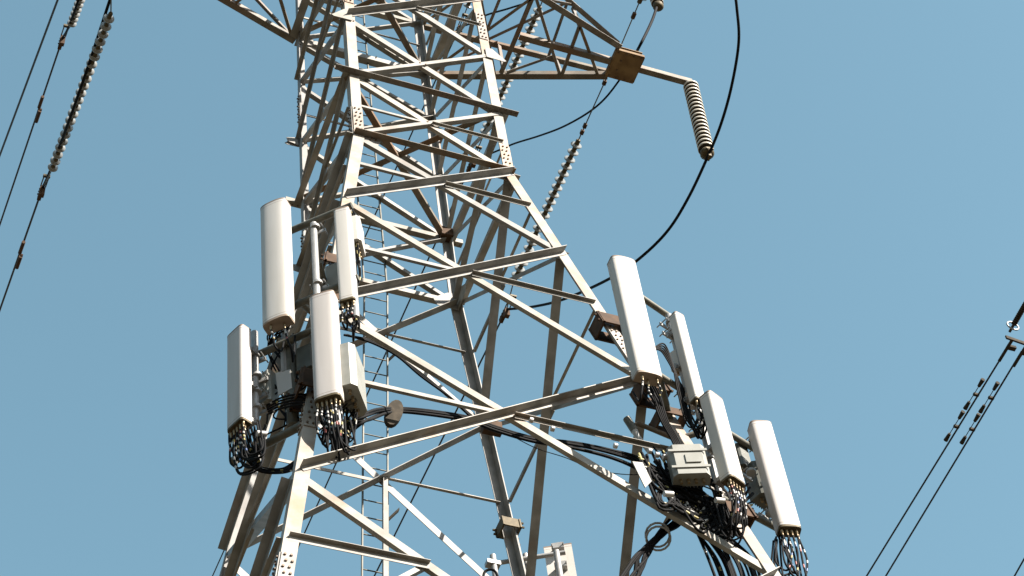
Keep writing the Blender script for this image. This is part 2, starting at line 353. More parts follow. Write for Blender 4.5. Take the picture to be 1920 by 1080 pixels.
# ---------------------------------------------------------------- crossarms
def crossarm(side, zb, zt, xt, full=True):
    """pyramid arm on one side of the tower; its bottom chords leave at zb, its top chords at zt"""
    arm = empty('tmp', (0, 0, GZ), None, None); arm.name = 'crossarm'; arm.parent = tower; arm.location = (0, 0, 0)
    def B(mb, name='brace'):
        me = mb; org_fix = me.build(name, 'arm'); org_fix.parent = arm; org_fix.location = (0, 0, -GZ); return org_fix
    arm.location = (0, 0, 0)
    tip = V((side * (xt - .22), 0, zb)); hb = hw(zb); ht = hw(zt)
    bc = {}
    for sy in (-1, 1):
        a = V((side * hb, sy * hb, zb)); b = tip + V((0, sy * .26, 0)); bc[sy] = (a, b); mb = MB()
        d = (b - a).normalized(); s = Z.cross(d); s = s if s.y * sy > 0 else -s
        Lbar(mb, a, b, s, Z, .115, .11, .011); B(mb, 'chord')
        a2 = V((side * ht, sy * ht, zt)); b2 = tip + V((.0, sy * .26, .12)); bc[sy * 2] = (a2, b2); mb = MB()
        d = (b2 - a2).normalized(); s = Y * sy; u = d.cross(s); u = u if u.z > 0 else -u
        Lbar(mb, a2, b2, u, s, .09, .10, .010); B(mb, 'chord')
    P = lambda k, s: seg_pt(*bc[k], s)
    L = [(P(-1, .42), P(1, .42)), (P(-1, .42), P(1, .02)), (P(-1, .02), P(1, .38)), (P(-1, .44), P(1, .74)), (P(1, .74), P(-1, .72)), (P(-1, .74), P(1, .95)),
         (P(2, .42), P(1, .42)), (P(2, .42), P(1, .02)), (P(2, .72), P(1, .74)), (P(2, .72), P(1, .44)),
         (P(-2, .42), P(-1, .42)), (P(-2, .42), P(-1, .02)), (P(-2, .70), P(-1, .72)), (P(-2, .70), P(-1, .44)),
         (P(-2, .35), P(2, .35)), (P(-2, .68), P(2, .70)), (P(-2, .35), P(2, .02)), (P(-2, .68), P(2, .37))]
    for q, (a, b) in enumerate(L):
        mb = MB(); d = (b - a).normalized(); s = Z.cross(d).normalized() if abs(d.z) < .85 else Y.copy(); u = s.cross(d); u = u if u.z > 0 else -u
        wd = .085 if q == 0 else .055
        Lbar(mb, a + u * .006, b + u * .006, s, u, wd, wd, .008); B(mb)
    # centre beam reaching beyond the tip and the square tip plate
    mb = MB(); a = V((P(-1, .42).x, 0, zb - .02)); 
    box(mb, V(((a.x + side * (xt + 1.30)) / 2, 0, zb - .03)), X * abs(side * (xt + 1.30) - a.x) * .5, Y * .055, Z * .008)
    for s in (-1, 1): box(mb, V(((a.x + side * (xt + 1.30)) / 2, s * .051, zb + .026)), X * abs(side * (xt + 1.30) - a.x) * .5, Y * .004, Z * .046)
    B(mb, 'outrigger_beam')
    mb = MB(); c = V((side * xt, 0, zb - .05))
    box(mb, c, X * .265, Y * .29, Z * .008); box(mb, c + Z * .16, X * .25, Y * .275, Z * .008)
    for s in (-1, 1):
        box(mb, c + V((0, s * .28, .03)), X * .265, Y * .006, Z * .035); box(mb, c + V((s * .27, 0, .03)), X * .006, Y * .27, Z * .035)
    pl = MB(); pl.v, pl.f, pl.m, pl.sm = mb.v, mb.f, mb.m, mb.sm
    o = pl.build('tip_plate', 'plate'); o.parent = arm; o.location = (0, 0, -GZ)
    tbolts([c + V((x, y, -.009)) for x in (-.22, -.07, .08, .22) for y in (-.25, .25)] + [c + V((-.12, y, -.009)) for y in (-.1, .1)], -Z, .018, .014)
XT = 4.514
crossarm(1, 6.712, 8.434, XT); crossarm(-1, 6.712, 8.434, XT)
crossarm(1, 12.25, 13.4, 4.28); crossarm(-1, 12.25, 13.4, 4.28)

def seen(p):
    d = p - CAM; k = FPX / d.dot(FW); x, y = 960 + d.dot(RT) * k, 540 - d.dot(UP) * k
    return 0 < x < 1920 and 0 < y < 1080
near = sorted([b for b in BOLTS if seen(b[0]) and b[1].dot(CAM - b[0]) > 0], key=lambda b: -b[2] / (b[0] - CAM).length)
mb = MB(); boltheads(mb, [V((0, 0, 0))], Z, 1, 1.2); o = mb.build('bolt', 'bolt'); BM = o.data; bpy.data.objects.remove(o)
front = near[:100]; ids = {id(b) for b in front}
for p, n, r, h in front:
    o = bpy.data.objects.new('bolt', BM); COL.objects.link(o); o.parent = tower
    o.matrix_local = Matrix.Translation(p - V(tower.location)) @ n.to_track_quat('Z', 'Y').to_matrix().to_4x4() @ Matrix.Diagonal((r, r, h / 1.2, 1))
mb = MB()
for b in BOLTS:
    if id(b) not in ids: boltheads(mb, [b[0]], b[1], b[2], b[3])
mb.build('bolts', 'bolt', tower, 'stuff')

# ---------------------------------------------------------------- insulators, conductors
def lathe(prof, n=20, mis=None):
    mb = MB(); o = 0
    for r, z in prof: mb.v += [(r * math.cos(2 * math.pi * k / n), r * math.sin(2 * math.pi * k / n), z) for k in range(n)]
    for i in range(len(prof) - 1):
        for k in range(n):
            mb.f.append([i * n + k, i * n + (k + 1) % n, (i + 1) * n + (k + 1) % n, (i + 1) * n + k]); mb.m.append(mis[i] if mis else 0); mb.sm.append(True)
    mb.f.append(list(range(n))[::-1]); mb.m.append(mis[0] if mis else 0); mb.sm.append(False)
    mb.f.append([(len(prof) - 1) * n + k for k in range(n)]); mb.m.append(mis[-1] if mis else 0); mb.sm.append(False)
    return mb
def disc_mesh(r, h, glass='glass', cap=.045):
    # hangs along -z: metal cap above, shed below it
    prof = [(.012, 0), (cap * .8, 0), (cap, -h * .1), (cap, -h * .52), (cap * 1.2, -h * .58), (r * .6, -h * .62), (r * .95, -h * .69), (r, -h * .73), (r * .98, -h * .80), (r * .80, -h * .75), (r * .78, -h * .80), (r * .55, -h * .75), (r * .52, -h * .80), (cap * 1.1, -h * .77), (cap * .8, -h * .85), (cap * .8, -h)]
    mis = [1, 1, 1, 1, 0, 0, 0, 0, 0, 0, 0, 0, 0, 1, 1]
    o = lathe(prof, 22, mis).build('disc', [glass, 'inscap']); me = o.data; bpy.data.objects.remove(o); return me
DISC = disc_mesh(.128, .155, cap=.05)
o = lathe([(.085, 0), (.085, -.045), (.09, -.05), (.138, -.050), (.146, -.058), (.146, -.096), (.136, -.102), (.09, -.100), (.085, -.125)], 24, [1, 1, 1, 0, 0, 0, 1, 1]).build('disc', ['porc', 'dark']); DISC2 = o.data; bpy.data.objects.remove(o)  # gaps and undersides of the sheds coloured dark, shade put into the material
def dirmat(p, d):
    d = d.normalized(); q = (-d).to_track_quat('Z', 'Y'); return Matrix.Translation(p) @ q.to_matrix().to_4x4()
def string(P, Q, label, n, me=DISC, name='insulator_string', grp=None, rs=.86):
    """discs spread evenly from P to Q"""
    root = empty(name, P, label, 'insulator', grp); d = Q - P; L = d.length; st = L / n
    for k in range(n):
        o = bpy.data.objects.new('disc', me); COL.objects.link(o); o.parent = root
        mm = dirmat(d.normalized() * st * k, d); sc = st / (.155 if me is DISC else .125); o.matrix_local = mm @ Matrix.Diagonal((rs, rs, sc, 1))
    return root
def rod(root, pts, r, m='inscap', name='link_rod', n=6):
    mb = MB(); tube(mb, pts, r, n); return mb.build(name, m, root)
XP = V((1, 0, 0))
def px(x, y, k): return at(x, y, XP, k)
def clampset(root, p, d):
    """rusty dead-end clamp at p, wire leaving along d"""
    d = d.normalized(); s = d.cross(Z).normalized(); u = s.cross(d)
    mb = MB(); box(mb, p + d * .16, d * .17, s * .035, u * .05); box(mb, p - u * .09 + d * .02, d * .05, s * .05, u * .09)
    boltheads(mb, [p + d * x - s * .036 for x in (.05, .13, .21)], -s, .018, .02); mb.build('dead_end_clamp', 'rust', root)
    mb = MB()
    for q in (-1, 1): tube(mb, [p - d * .04 + s * .045 * q, p - d * .34 + s * .045 * q], .012, 6)
    box(mb, p - d * .35, d * .03, s * .065, u * .02); mb.build('shackle', 'inscap', root)
def wire(p, q, label, r=.02, ext=60, sag=.0, grp=None, pts=None):
    d = (q - p).normalized(); mb = MB()
    tube(mb, [p + d * (ext * t / 12) + Z * (-sag * math.sin(math.pi * t / 12)) for t in range(13)] if pts is None else pts, r, 7)
    return tag(mb.build('power_line', 'wire'), label, 'cable', grp)
# right arm, far side string
T = V((XT, 0, 6.712))
a = px(1085, 262, XT); b = px(962, 532, XT); cl = px(950, 580, XT)
s1 = string(a, b, 'long grey disc insulator string running down behind the right leg from the rusty tip plate', 21)
rod(s1, [V((XT - .2, .29, 6.75)), a], .012)
for tt in (.12, .78, .88): mb = MB(); c = V((XT - .2, .29, 6.75)).lerp(a, tt); box(mb, c, X * .03, Y * .045, Z * .03); mb.build('shackle', 'rust', s1)
rod(s1, [b, cl], .012); clampset(s1, cl, px(702, 1080, XT) - cl)
wire(cl, px(702, 1080, XT), 'thin dark conductor passing behind the lower middle bracing', .018, 40)
# right arm, near side string leaving over the camera
a2 = px(1198, 6, XT); p0 = V((XT - .2, -.29, 6.75)); d = (a2 - p0).normalized()
s1n = string(a2, a2 + d * 3.1, 'disc insulator string at the top edge above the rusty tip plate', 20)
rod(s1n, [p0, a2], .012); mb = MB(); box(mb, p0.lerp(a2, .72), X * .03, Y * .06, Z * .03); mb.build('shackle', 'rust', s1n)
# second arm far strings (right)
X2 = 4.28
a = px(1013, 12, X2); b = px(908, 250, X2); cl2 = px(887, 300, X2)
s2 = string(a, b, 'disc insulator string crossing behind the crossarm and the upper right leg', 21); rod(s2, [V((X2, .29, 12.3)), a], .012); rod(s2, [b, cl2], .012)
clampset(s2, cl2, px(555, 1035, X2) - cl2); wire(cl2, px(555, 1035, X2), 'thin dark conductor slanting past the ladder at the tower middle', .018, 40)
X3 = 4.46
b = px(876, 14, X3); cl3 = px(862, 50, X3); a = b + V((0, -3.3, .2))
s3 = string(a, b, 'end of a grey disc insulator string seen inside the tower top beside the right leg', 21); rod(s3, [b, cl3], .012)
clampset(s3, cl3, px(412, 1050, X3) - cl3); wire(cl3, px(412, 1050, X3), 'thin dark conductor that leaves the photo at the bottom left of the tower', .018, 50)
mb = MB(); tube(mb, spline([cl3, px(880, 45, X3), px(910, 29, X3 + .1), px(960, 14, X3 + .3), px(1002, -2, X3 + .6), px(1050, -40, X3 + .9)]), .022, 7)
tag(mb.build('jumper_line', 'cable'), 'thin black jumper curving off the upper right leg at the top edge', 'cable')
# hanging post insulator at outrigger end with its loop
top = V((XT + 1.27, 0, 6.66)); bt = at(1324, 282, V((0, 1, 0)), 0)
hi = string(top - Z * .02, bt, 'striped porcelain insulator hanging from the end of the rusty beam', 18, DISC2, 'hanging_insulator', rs=.95)
mb = MB(); c = bt; tube(mb, [c + Z * .02, c - Z * .05, c - Z * .12, c - Z * .16, c - Z * .17], [.05, .115, .125, .08, .02], 14); mb.build('end_fitting', 'inscap', hi)
mb = MB(); boltheads(mb, [c + V((.05, -.1, -.1)), c + V((-.05, -.1, -.12))], -Y, .025, .03); box(mb, c + V((0, -.02, -.22)), X * .025, Y * .06, Z * .05); mb.build('wire_clamp', 'inscap', hi)
hb = at(1326, 296, V((0, 1, 0)), 0)
pts = [cl, px(1000, 575, 4.65), px(1060, 560, 4.8), px(1140, 524, 4.95), px(1195, 488, 5.1), px(1250, 435, 5.3), px(1290, 372, 5.5), hb, px(1352, 232, 5.75), px(1372, 160, 5.7), px(1385, 80, 5.6), px(1382, 20, 5.45), px(1374, -30, 5.3), px(1350, -110, 5.0)]
mb = MB(); tube(mb, spline(pts, 10), .026, 8); tag(mb.build('jumper_line', 'cable'), 'long black jumper loop hanging under the striped insulator out in the right of the sky', 'cable')
hb2 = at(1233, 8, V((0, 1, 0)), 0)
h2 = string(hb2 + Z * 2.4, hb2, 'dark hanging insulator end cut off by the top edge', 18, DISC2, 'hanging_insulator', rs=.82)
mb = MB(); c = hb2; tube(mb, [c + Z * .03, c - Z * .03, c - Z * .10, c - Z * .15, c - Z * .16], [.06, .10, .105, .07, .02], 14); mb.build('end_fitting', 'inscap', h2)
pts = [cl2, px(905, 294, 4.3), px(932, 283, 4.35), px(965, 269, 4.45), px(1010, 255, 4.55), px(1055, 238, 4.7), px(1100, 213, 4.85), px(1132, 187, 5.0), px(1160, 152, 5.2), px(1180, 120, 5.35), at(1200, 85, V((0, 1, 0)), -.1), at(1222, 40, V((0, 1, 0)), -.05), hb2]
mb = MB(); tube(mb, spline(pts, 10), [.019] * 85 + [.028] * 36, 8); tag(mb.build('jumper_line', 'cable'), 'black jumper passing over the rusty tip plate and sweeping left to the tower', 'cable')
# left side strings
XL = -XT
a = px(208, 24, XL); b = px(98, 317, XL); cl = px(80, 352, XL)
s4 = string(a, b, 'longest disc insulator string hanging in the sky at the upper left', 22, rs=.74); rod(s4, [V((XL - .2, .29, 6.75)), a], .012); rod(s4, [b, cl], .012)
clampset(s4, cl, px(0, 580, XL) - cl); wire(cl, px(0, 580, XL), 'conductor leaving the longest left insulator string toward the left edge', .02, 30)
mb = MB(); tube(mb, spline([px(226, -60, XL + .0), px(205, 3, XL - .05), px(170, 110, XL - .05), px(130, 225, XL - .05), px(95, 318, XL), cl]), .026, 8)
tag(mb.build('jumper_line', 'cable'), 'black jumper lying along the longest left insulator string', 'cable')
def armour(p, d, lab):
    d = d.normalized(); s = d.cross(Z).normalized(); mb = MB()
    for k, (o1, o2) in enumerate(((-.52, -.06), (.06, .52))):
        q = s * (.02 if k else -.02); tube(mb, [p + d * o1 * .8 + q, p + d * o2 * .8 + q], .036, 8)
    boltheads(mb, [p, p + d * .08], s, .03, .05); tag(mb.build('splice_clamp', 'rust'), lab, 'clamp')
dd = px(0, 580, XL) - cl; armour(px(38, 478, XL), dd, 'pair of rusty splice clamps on the conductor below the longest left insulator string')
XL2 = -4.49
cl = px(118, 70, XL2); b = px(134, 46, XL2); a = b + (b - px(0, 420, XL2)).normalized() * 3.3
s5 = string(a, b, 'short visible end of a disc insulator string cut by the top edge at left', 21, rs=.74); rod(s5, [b, cl], .012); clampset(s5, cl, px(0, 420, XL2) - cl)
wire(cl, px(0, 420, XL2), 'conductor with rusty clamps in the upper left sky', .02, 30); armour(px(74, 205, XL2), px(0, 420, XL2) - cl, 'pair of rusty splice clamps high in the upper left sky')
mb = MB(); tube(mb, spline([px(170, -70, XL2), px(147, 0, XL2 - .05), px(128, 52, XL2 - .03), cl]), .024, 8); tag(mb.build('jumper_line', 'cable'), 'black jumper beside the short insulator string at the top left edge', 'cable')
p, q = px(108, 0, -4.7), px(0, 290, -4.7); wire(p - (q - p) * 1.5, q, 'plain conductor without fittings nearest the left edge', .024, 40)
# far line at the right edge
def fz(x, y, k=9.0): return at(x, y, Z, k)
yoke = empty('insulator_yoke', fz(1900, 640), 'steel yoke with rod insulator and ring at the right edge', 'insulator')
mb = MB(); a, b = fz(1886, 632), fz(1932, 648); s = (b - a).normalized(); box(mb, (a + b) / 2, s * (b - a).length * .5, Y * .02, Z * .045); mb.build('yoke_plate', 'dark', yoke)
for (x, y) in ((1890, 650), (1917, 660)):
    mb = MB(); d = (fz(x - 19, y + 31) - fz(x, y)).normalized(); tube(mb, [fz(x, y) - d * .2, fz(x, y) + d * .40], .035, 8); box(mb, fz(x + 6, y + 2), X * .10, Y * .05, Z * .035); mb.build('suspension_clamp', 'dark', yoke)
d = (fz(1920, 575) - fz(1897, 615)); p = fz(1893, 622); mb = MB(); tube(mb, [p, p + d * 2.6], .03, 8)
for k in range(26): q = p + d * (.35 + k * .085); tube(mb, [q, q + d.normalized() * .03], .06, 10)
mb.build('rod_insulator', 'dark', yoke)
mb = MB(); c = fz(1899, 611); u, v = frame_of(d); tube(mb, [c + (u * math.cos(t * .449) + v * math.sin(t * .449)) * .13 for t in range(15)], .02, 6, caps=False); mb.build('grading_ring', 'pipe', yoke)
for nm, (x0, y0, x1, y1) in {'left': (1890, 650, 1625, 1080), 'right': (1916, 658, 1661, 1080)}.items():
    p, q = fz(x0, y0), fz(x1, y1); wire(p, q, f'{nm} conductor of the pair at the right edge', .02, 60)
    for tt, ww in ((.20, 'upper'), (.335, 'lower')):
        c = p.lerp(q, tt); d = (q - p).normalized(); s = d.cross(Z).normalized(); mb = MB(); tube(mb, [c - d * .30 + s * .07, c, c + d * .30 - s * .07 + s * .14], .012, 6)
        c2 = c - s * .10 + Z * .0; mb = MB(); tube(mb, [c2 - d * .3, c2 + d * .3], .010, 6)
        tube(mb, [c2 - d * .42, c2 - d * .22], [.05, .035], 9); tube(mb, [c2 + d * .22, c2 + d * .42], [.035, .05], 9); box(mb, (c + c2) / 2, s * .06, d * .03, Z * .03)
        tag(mb.build('vibration_damper', 'dark'), f'{ww} vibration damper on the {nm} conductor of the right edge pair', 'damper', 'dampers on the right edge conductors')
p, q = fz(1922, 1045), fz(1900, 1084); wire(p, q, 'conductor just cutting the bottom right corner', .02, 20)

# ---------------------------------------------------------------- sector mounts and antennas
NA = V((-math.sin(R(45)), -math.cos(R(45)), 0)); NB = V((math.sin(R(20)), -math.cos(R(20)), 0)); NC = V((.45, .893, 0))
KA, KB, KC = 3.55, 3.35, 2.75
def pa(x, y, o=0): return at(x, y, NA, KA + o)
def pb(x, y, o=0): return at(x, y, NB, KB + o)
def pc(x, y, o=0): return at(x, y, NC, KC + o)
def vert_to(p, y):
    """point straight above or below p whose photo row is y"""
    lo, hi = -6., 6.
    def row(q): d = q - CAM; return 540 - FPX * d.dot(UP) / d.dot(FW)
    for _ in range(40):
        m = (lo + hi) / 2
        if row(p + Z * m) > y: lo = m
        else: hi = m
    return p + Z * lo
def panel(fn, o, bx, by, topy, wd, dp, ang, label, m='radome', ncab=6, tilt=0., curve=.5, capd=.05, cabdir=None, cablen=.55, lean=None, capm='inscap'):  # default end cap is coloured dark to stand for underside shade
    """bx, by: photo position of the middle of the front face's bottom edge; ang: heading of the width direction"""
    base = fn(bx, by, o); topp = vert_to(base, topy); H = (topp - base).length
    root = empty('panel_antenna', base, label, 'antenna', 'mobile phone panel antennas')
    t = V((math.cos(R(ang)), math.sin(R(ang)), 0)); n = V((t.y, -t.x, 0))
    ax = (Z + n * math.tan(R(tilt)) + (t * lean if lean else V((0, 0, 0)))).normalized()
    def prof(s=1., inset=0.):
        pts = []; hwid = wd / 2 * s
        K = 14
        for k in range(K + 1):
            th = math.pi * k / K; c_, s_ = math.cos(th), math.sin(th)
            e = curve
            xx = -math.copysign(abs(c_) ** e, c_) * hwid; yy = abs(s_) ** .6 * dp * .42 * s
            pts.append((xx, yy))
        return [(-hwid, -dp * .58 * s), (-hwid, -dp * .02)] + pts[1:-1] + [(hwid, -dp * .02), (hwid, -dp * .58 * s)]
    def solid(name, mt, z0, z1, s, par=root, smooth=True):
        P = prof(s); k = len(P); off = n * (-dp * .42)
        lv = [(z0, s)] + [(z1, s)]
        mb = MB(); vs = []
        for zz, ss in lv: vs += [base + off + ax * zz + t * x + n * y for x, y in prof(ss)]
        mb.v = [tuple(q) for q in vs]
        for i in range(k): mb.f.append([i, (i + 1) % k, k + (i + 1) % k, k + i]); mb.m.append(0); mb.sm.append(2 <= i <= k - 4)
        mb.add(vs[:k], [list(range(k))[::-1]]); mb.add(vs[k:], [list(range(k))])
        return mb.build(name, mt, par)
    solid('radome', m, .02, H - .012, 1.)
    solid('end_cap', capm, -.012, .0195, .985); solid('end_cap', 'rim', H - .0115, H + .012, 1.012)
    solid('seam', 'rim', H - .055, H - .050, 1.004)
    solid('seam', 'rim', .055, .060, 1.004)
    # back channel, brackets, connectors
    off = n * (-dp)
    for hz in (.12, .5, .88):
        mb = MB(); c = base + off + ax * H * hz; box(mb, c - n * .05, t * wd * .22, n * .05, ax * .03); box(mb, c - n * .11, t * .07, n * .015, ax * .05)
        tube(mb, [c - n * .05 - t * wd * .2, c - n * .16 - t * wd * .2], .01, 6); tube(mb, [c - n * .05 + t * wd * .2, c - n * .16 + t * wd * .2], .01, 6)
        mb.build('mounting_bracket', 'pipe', root)
    rnd = random.Random(int(bx * 7 + by))
    for k in range(ncab):
        f = (k + .5) / ncab; row = k % 2
        c = base + t * wd * (f - .5) * .85 - n * (dp * (.35 + .3 * row)) - Z * .012
        mb = MB(); tube(mb, [c, c - ax * .05, c - ax * .055, c - ax * .10], [.017, .017, .012, .012], 8); mb.build('connector', 'brass', root)
        st = c - ax * .09; L = cablen * rnd.uniform(.75, 1.2); cdv = cabdir or (-n)
        P1 = st - ax * L * .45 + t * rnd.uniform(-.03, .03); P2 = st - ax * L * rnd.uniform(.8, 1.0) + cdv * L * .12 + t * rnd.uniform(-.08, .08)
        P3 = st - ax * L * rnd.uniform(.85, 1.1) + cdv * L * .40 + t * rnd.uniform(-.08, .08); P4 = st + ax * rnd.uniform(.05, .2) - n * dp * rnd.uniform(.7, 1.3) + cdv * L * rnd.uniform(.1, .3)
        pts = spline([st, P1, P2, P3, P4], 8); bands = {rnd.randrange(1, 14): rnd.choice((1, 2, 1, 3, 4)) for _ in range(3)}
        bands[3 + k % 2] = 1
        mb = MB(); tube(mb, pts, .0125, 6, mif=lambda i, b=bands: b.get(i, 0)); mb.build('jumper_cable', ['cable', 'band_w', 'band_y', 'band_r', 'band_b'], root)
    return root, base, topp, t, n
def pole(fn, o, a, yb, r, label, m='pipe', grp='antenna mounting poles', cat='pole', xt=None):
    P = fn(*a, o); Q = vert_to(P, yb); mb = MB(); tube(mb, [P, Q], r, 14)
    root = tag(mb.build('mounting_pole', m), label, cat, grp); return root, P, Q
def ubolt(parent, p, ax, t, n, r, m='pipe'):
    pass

# ---- left mount on leg A
ta = V((math.cos(R(-45)), math.sin(R(-45)), 0))
mA = empty('sector_frame', leg(0, -6.5), 'dark pipe frame around the front left leg holding the left antennas', 'frame')
def pipe(root, P, Q, r, m='dkpipe', name='pipe', n=10): mb = MB(); tube(mb, [P, Q], r, n); return mb.build(name, m, root)
pipe(mA, pa(535, 437), pa(660, 385), .045); pipe(mA, pa(545, 577), pa(672, 520), .045)
pipe(mA, pa(466, 673), pa(672, 582), .047); pipe(mA, pa(434, 866), pa(668, 745), .05)
mb = MB(); tube(mb, [pa(434, 866), pa(436.5, 864.5)], .051, 10); mb.build('pipe_end', 'brass', mA)
for (x, y, z) in ((598, 491, -2.9), (560, 565, -4.2), (585, 625, -5.0), (585, 790, -7.0)):
    P = pa(x, y); q = leg(0, P.z); pipe(mA, P, q + V((.06, .06, 0)), .04)
def collar(root, i, z, s=.2, h=.1, m='rust'):
    c = leg(i, z); c = V((c.x - SX[i][0] * .07, c.y - SX[i][1] * .07, z)); mb = MB(); dx = V((SX[i][0], 0, 0)); dy = V((0, SX[i][1], 0))
    sl_ = (leg(i, z + h) - leg(i, z - h)) * .5
    box(mb, c + dx * s * .8, dx * .012, dy * s * .95, sl_); box(mb, c + dy * s * .8, dy * .012, dx * s * .95, sl_)
    box(mb, c - dx * s * .8, dx * .012, dy * s * .9, sl_); box(mb, c - dy * s * .8, dy * .012, dx * s * .9, sl_)
    for a, b in ((1, -1), (-1, 1), (1, 1)): boltheads(mb, [c + dx * a * s + dy * b * s * .7 + sl_ * k for k in (-.5, .5)], dx * a, .018, .03)
    return mb.build('leg_clamp', m, root)
collar(mA, 0, -4.55, .2, .12); collar(mA, 0, -7.9, .24, .2); collar(mA, 0, -5.6, .2, .08)
root = mA
plate([pa(500, 700, -.3), pa(520, 640, -.35), pa(548, 640, -.35), pa(520, 712, -.3)], NA, .02, 'arm', None, mA, 'frame_plate')
plate([pa(517, 700, -.05), pa(545, 693, -.05), pa(548, 728, -.05), pa(522, 742, -.05)], NA, .012, 'white', None, mA, 'frame_plate')
mb = MB(); tube(mb, [pa(553, 655, -.1), pa(566, 655, -.1)], .01, 6)
pole(pa, .10, (588, 420), 700, .043, 'white galvanised pole with a clamp left of the slim upper antenna')
pole(pa, .10, (477, 624), 792, .045, 'light pole standing right behind the lowest left panel antenna')
pole(pa, -.08, (531, 590), 700, .045, 'pole carrying the tall upper left panel antenna')
pole(pa, -.12, (545, 640), 800, .075, 'thick grey standpipe in the middle of the left antenna frame', 'dkpipe')
pole(pa, .08, (624, 600), 806, .05, 'pole ending below the central left panel antenna', 'pipe')
pole(pa, .02, (655, 420), 596, .045, 'pole ending below the slim upper antenna near the left leg', 'pipe')
for (x, y, o) in ((591, 427, .1), (596, 532, .1), (478, 668, .1), (481, 705, .1), (481, 735, .1), (482, 765, .1)):
    c = pa(x, y, o); mb = MB(); tube(mb, [c - Z * .02, c + Z * .02], .062, 12); box(mb, c - NA * .09, ta * .10, NA * .012, Z * .03)
    for s in (-.09, .09): tube(mb, [c + ta * s - NA * .16, c + ta * s + NA * .03], .009, 6)
    mb.build('pipe_clamp', 'pipe', mA)
panel(pa, .42, 514, 597, 378, .36, .18, -45, 'tall broad white panel antenna, topmost of the left cluster', 'radome', 2, 0, .8, cablen=.4, capm='cap')
panel(pa, .40, 611, 742, 549, .31, .17, -38, 'white panel antenna with rounded edges in the middle of the left cluster, coloured cables below', 'radome2', 10, 0, .55, cablen=.55)
panel(pa, .42, 438, 795, 620, .28, .15, -66, 'grey-white panel antenna at the far left end of its frame, seen side on', 'radome2', 9, 0, .35, cablen=.6, cabdir=ta)
panel(pa, .12, 650, 560, 390, .20, .13, -35, 'slim white panel antenna in front of the left leg', 'radome', 5, 0, .35, cablen=.35)

# ---- right mount on leg B
tb = V((math.cos(R(20)), math.sin(R(20)), 0))
mB = empty('sector_frame', leg(1, -8), 'dark pipe frame around the front right leg holding the right antennas', 'frame')
pipe(mB, pb(1150, 522), pb(1275, 607), .042); pipe(mB, pb(1215, 690), pb(1335, 768), .042)
pipe(mB, pb(1330, 790), pb(1440, 858), .042); pipe(mB, pb(1345, 930), pb(1475, 1000), .045)
for (x, y) in ((1190, 640), (1235, 702), (1345, 800), (1365, 945)):
    P = pb(x, y); q = leg(1, P.z - .1); pipe(mB, P, q + V((-.06, .06, 0)), .04)
collar(mB, 1, -4.35, .19, .13); collar(mB, 1, -5.95, .2, .13); collar(mB, 1, -6.6, .2, .08); collar(mB, 1, -8.7, .2, .12)
pole(pb, .06, (1254, 592), 740, .045, 'long grey pole beside the narrow right antenna', 'pipe')
pole(pb, .04, (1302, 740), 925, .045, 'grey pole behind the lower front right antenna', 'pipe')
pole(pb, .06, (1185, 560), 740, .045, 'pole behind the big upper right panel antenna', 'pipe')
pole(pb, .06, (1412, 810), 985, .045, 'pole behind the outermost right panel antenna', 'pipe')
for (x, y, o) in ((1257, 605, .06), (1262, 622, .06), (1412, 827, .06), (1408, 885, .06), (1444, 962, .06), (1290, 735, .04), (1300, 760, .04), (1318, 800, .04), (1330, 860, .04)):
    c = pb(x, y, o); mb = MB(); tube(mb, [c - Z * .02, c + Z * .02], .062, 12); box(mb, c - NB * .09, tb * .10, NB * .012, Z * .03)
    for s in (-.09, .09): tube(mb, [c + tb * s - NB * .16, c + tb * s + NB * .03], .009, 6)
    mb.build('pipe_clamp', 'pipe', mB)
panel(pb, .40, 1221, 698, 482, .34, .18, 0, 'big broad white panel antenna, topmost of the right cluster', 'radome', 3, 0, .8, cablen=.3, capm='cap')
panel(pb, .30, 1316, 748, 588, .17, .13, 15, 'narrow white panel antenna behind the big one on the right', 'radome', 4, 0, .5, cablen=.4)
panel(pb, .45, 1386, 899, 741, .28, .17, 24, 'white panel antenna in the right cluster with a fan of coloured cables under it', 'radome', 9, 0, .4, cablen=.6)
panel(pb, .40, 1483, 985, 789, .28, .18, -12, 'outermost white panel antenna at the right end with hanging black cable loops', 'radome2', 8, 0, .55, cablen=.85, cabdir=-tb)

# ---- rear mount on leg C (only its top shows)
mC = empty('sector_frame', leg(2, -6), 'small pipe frame on the rear leg at the bottom edge', 'frame')
pipe(mC, pc(918, 1058), pc(1060, 1036), .035, 'pipe')
collar(mC, 2, -4.28, .16, .07, 'inscap')
pole(pc, -.1, (924, 1042), 1150, .045, 'short white pole with a black cable loop left of the rear leg'); pole(pc, .1, (985, 1040), 1150, .04, 'light pole just right of the rear leg at the bottom edge')
pole(pc, -.12, (1043, 1034), 1090, .045, 'light pole on the back of the rear panel antenna')
r_, base, tp, t_, n_ = panel(pc, .30, 1062, 1127, 1034, .40, .12, 180 - 27, 'white panel antenna seen from behind at the bottom edge', 'radome', 3)
c = pc(924, 1058, -.1); mb = MB(); box(mb, c, X * .1, Y * .06, Z * .035); mb.build('pipe_clamp', 'pipe', mC)
mb = MB(); tube(mb, spline([pc(905, 1090, -.3), pc(908, 1074, -.3), pc(918, 1068, -.3), pc(929, 1072, -.3), pc(936, 1090, -.3)]), .02, 7); tag(mb.build('cable_loop', 'cable'), 'black cable loop around the short pole at the bottom edge', 'cable')

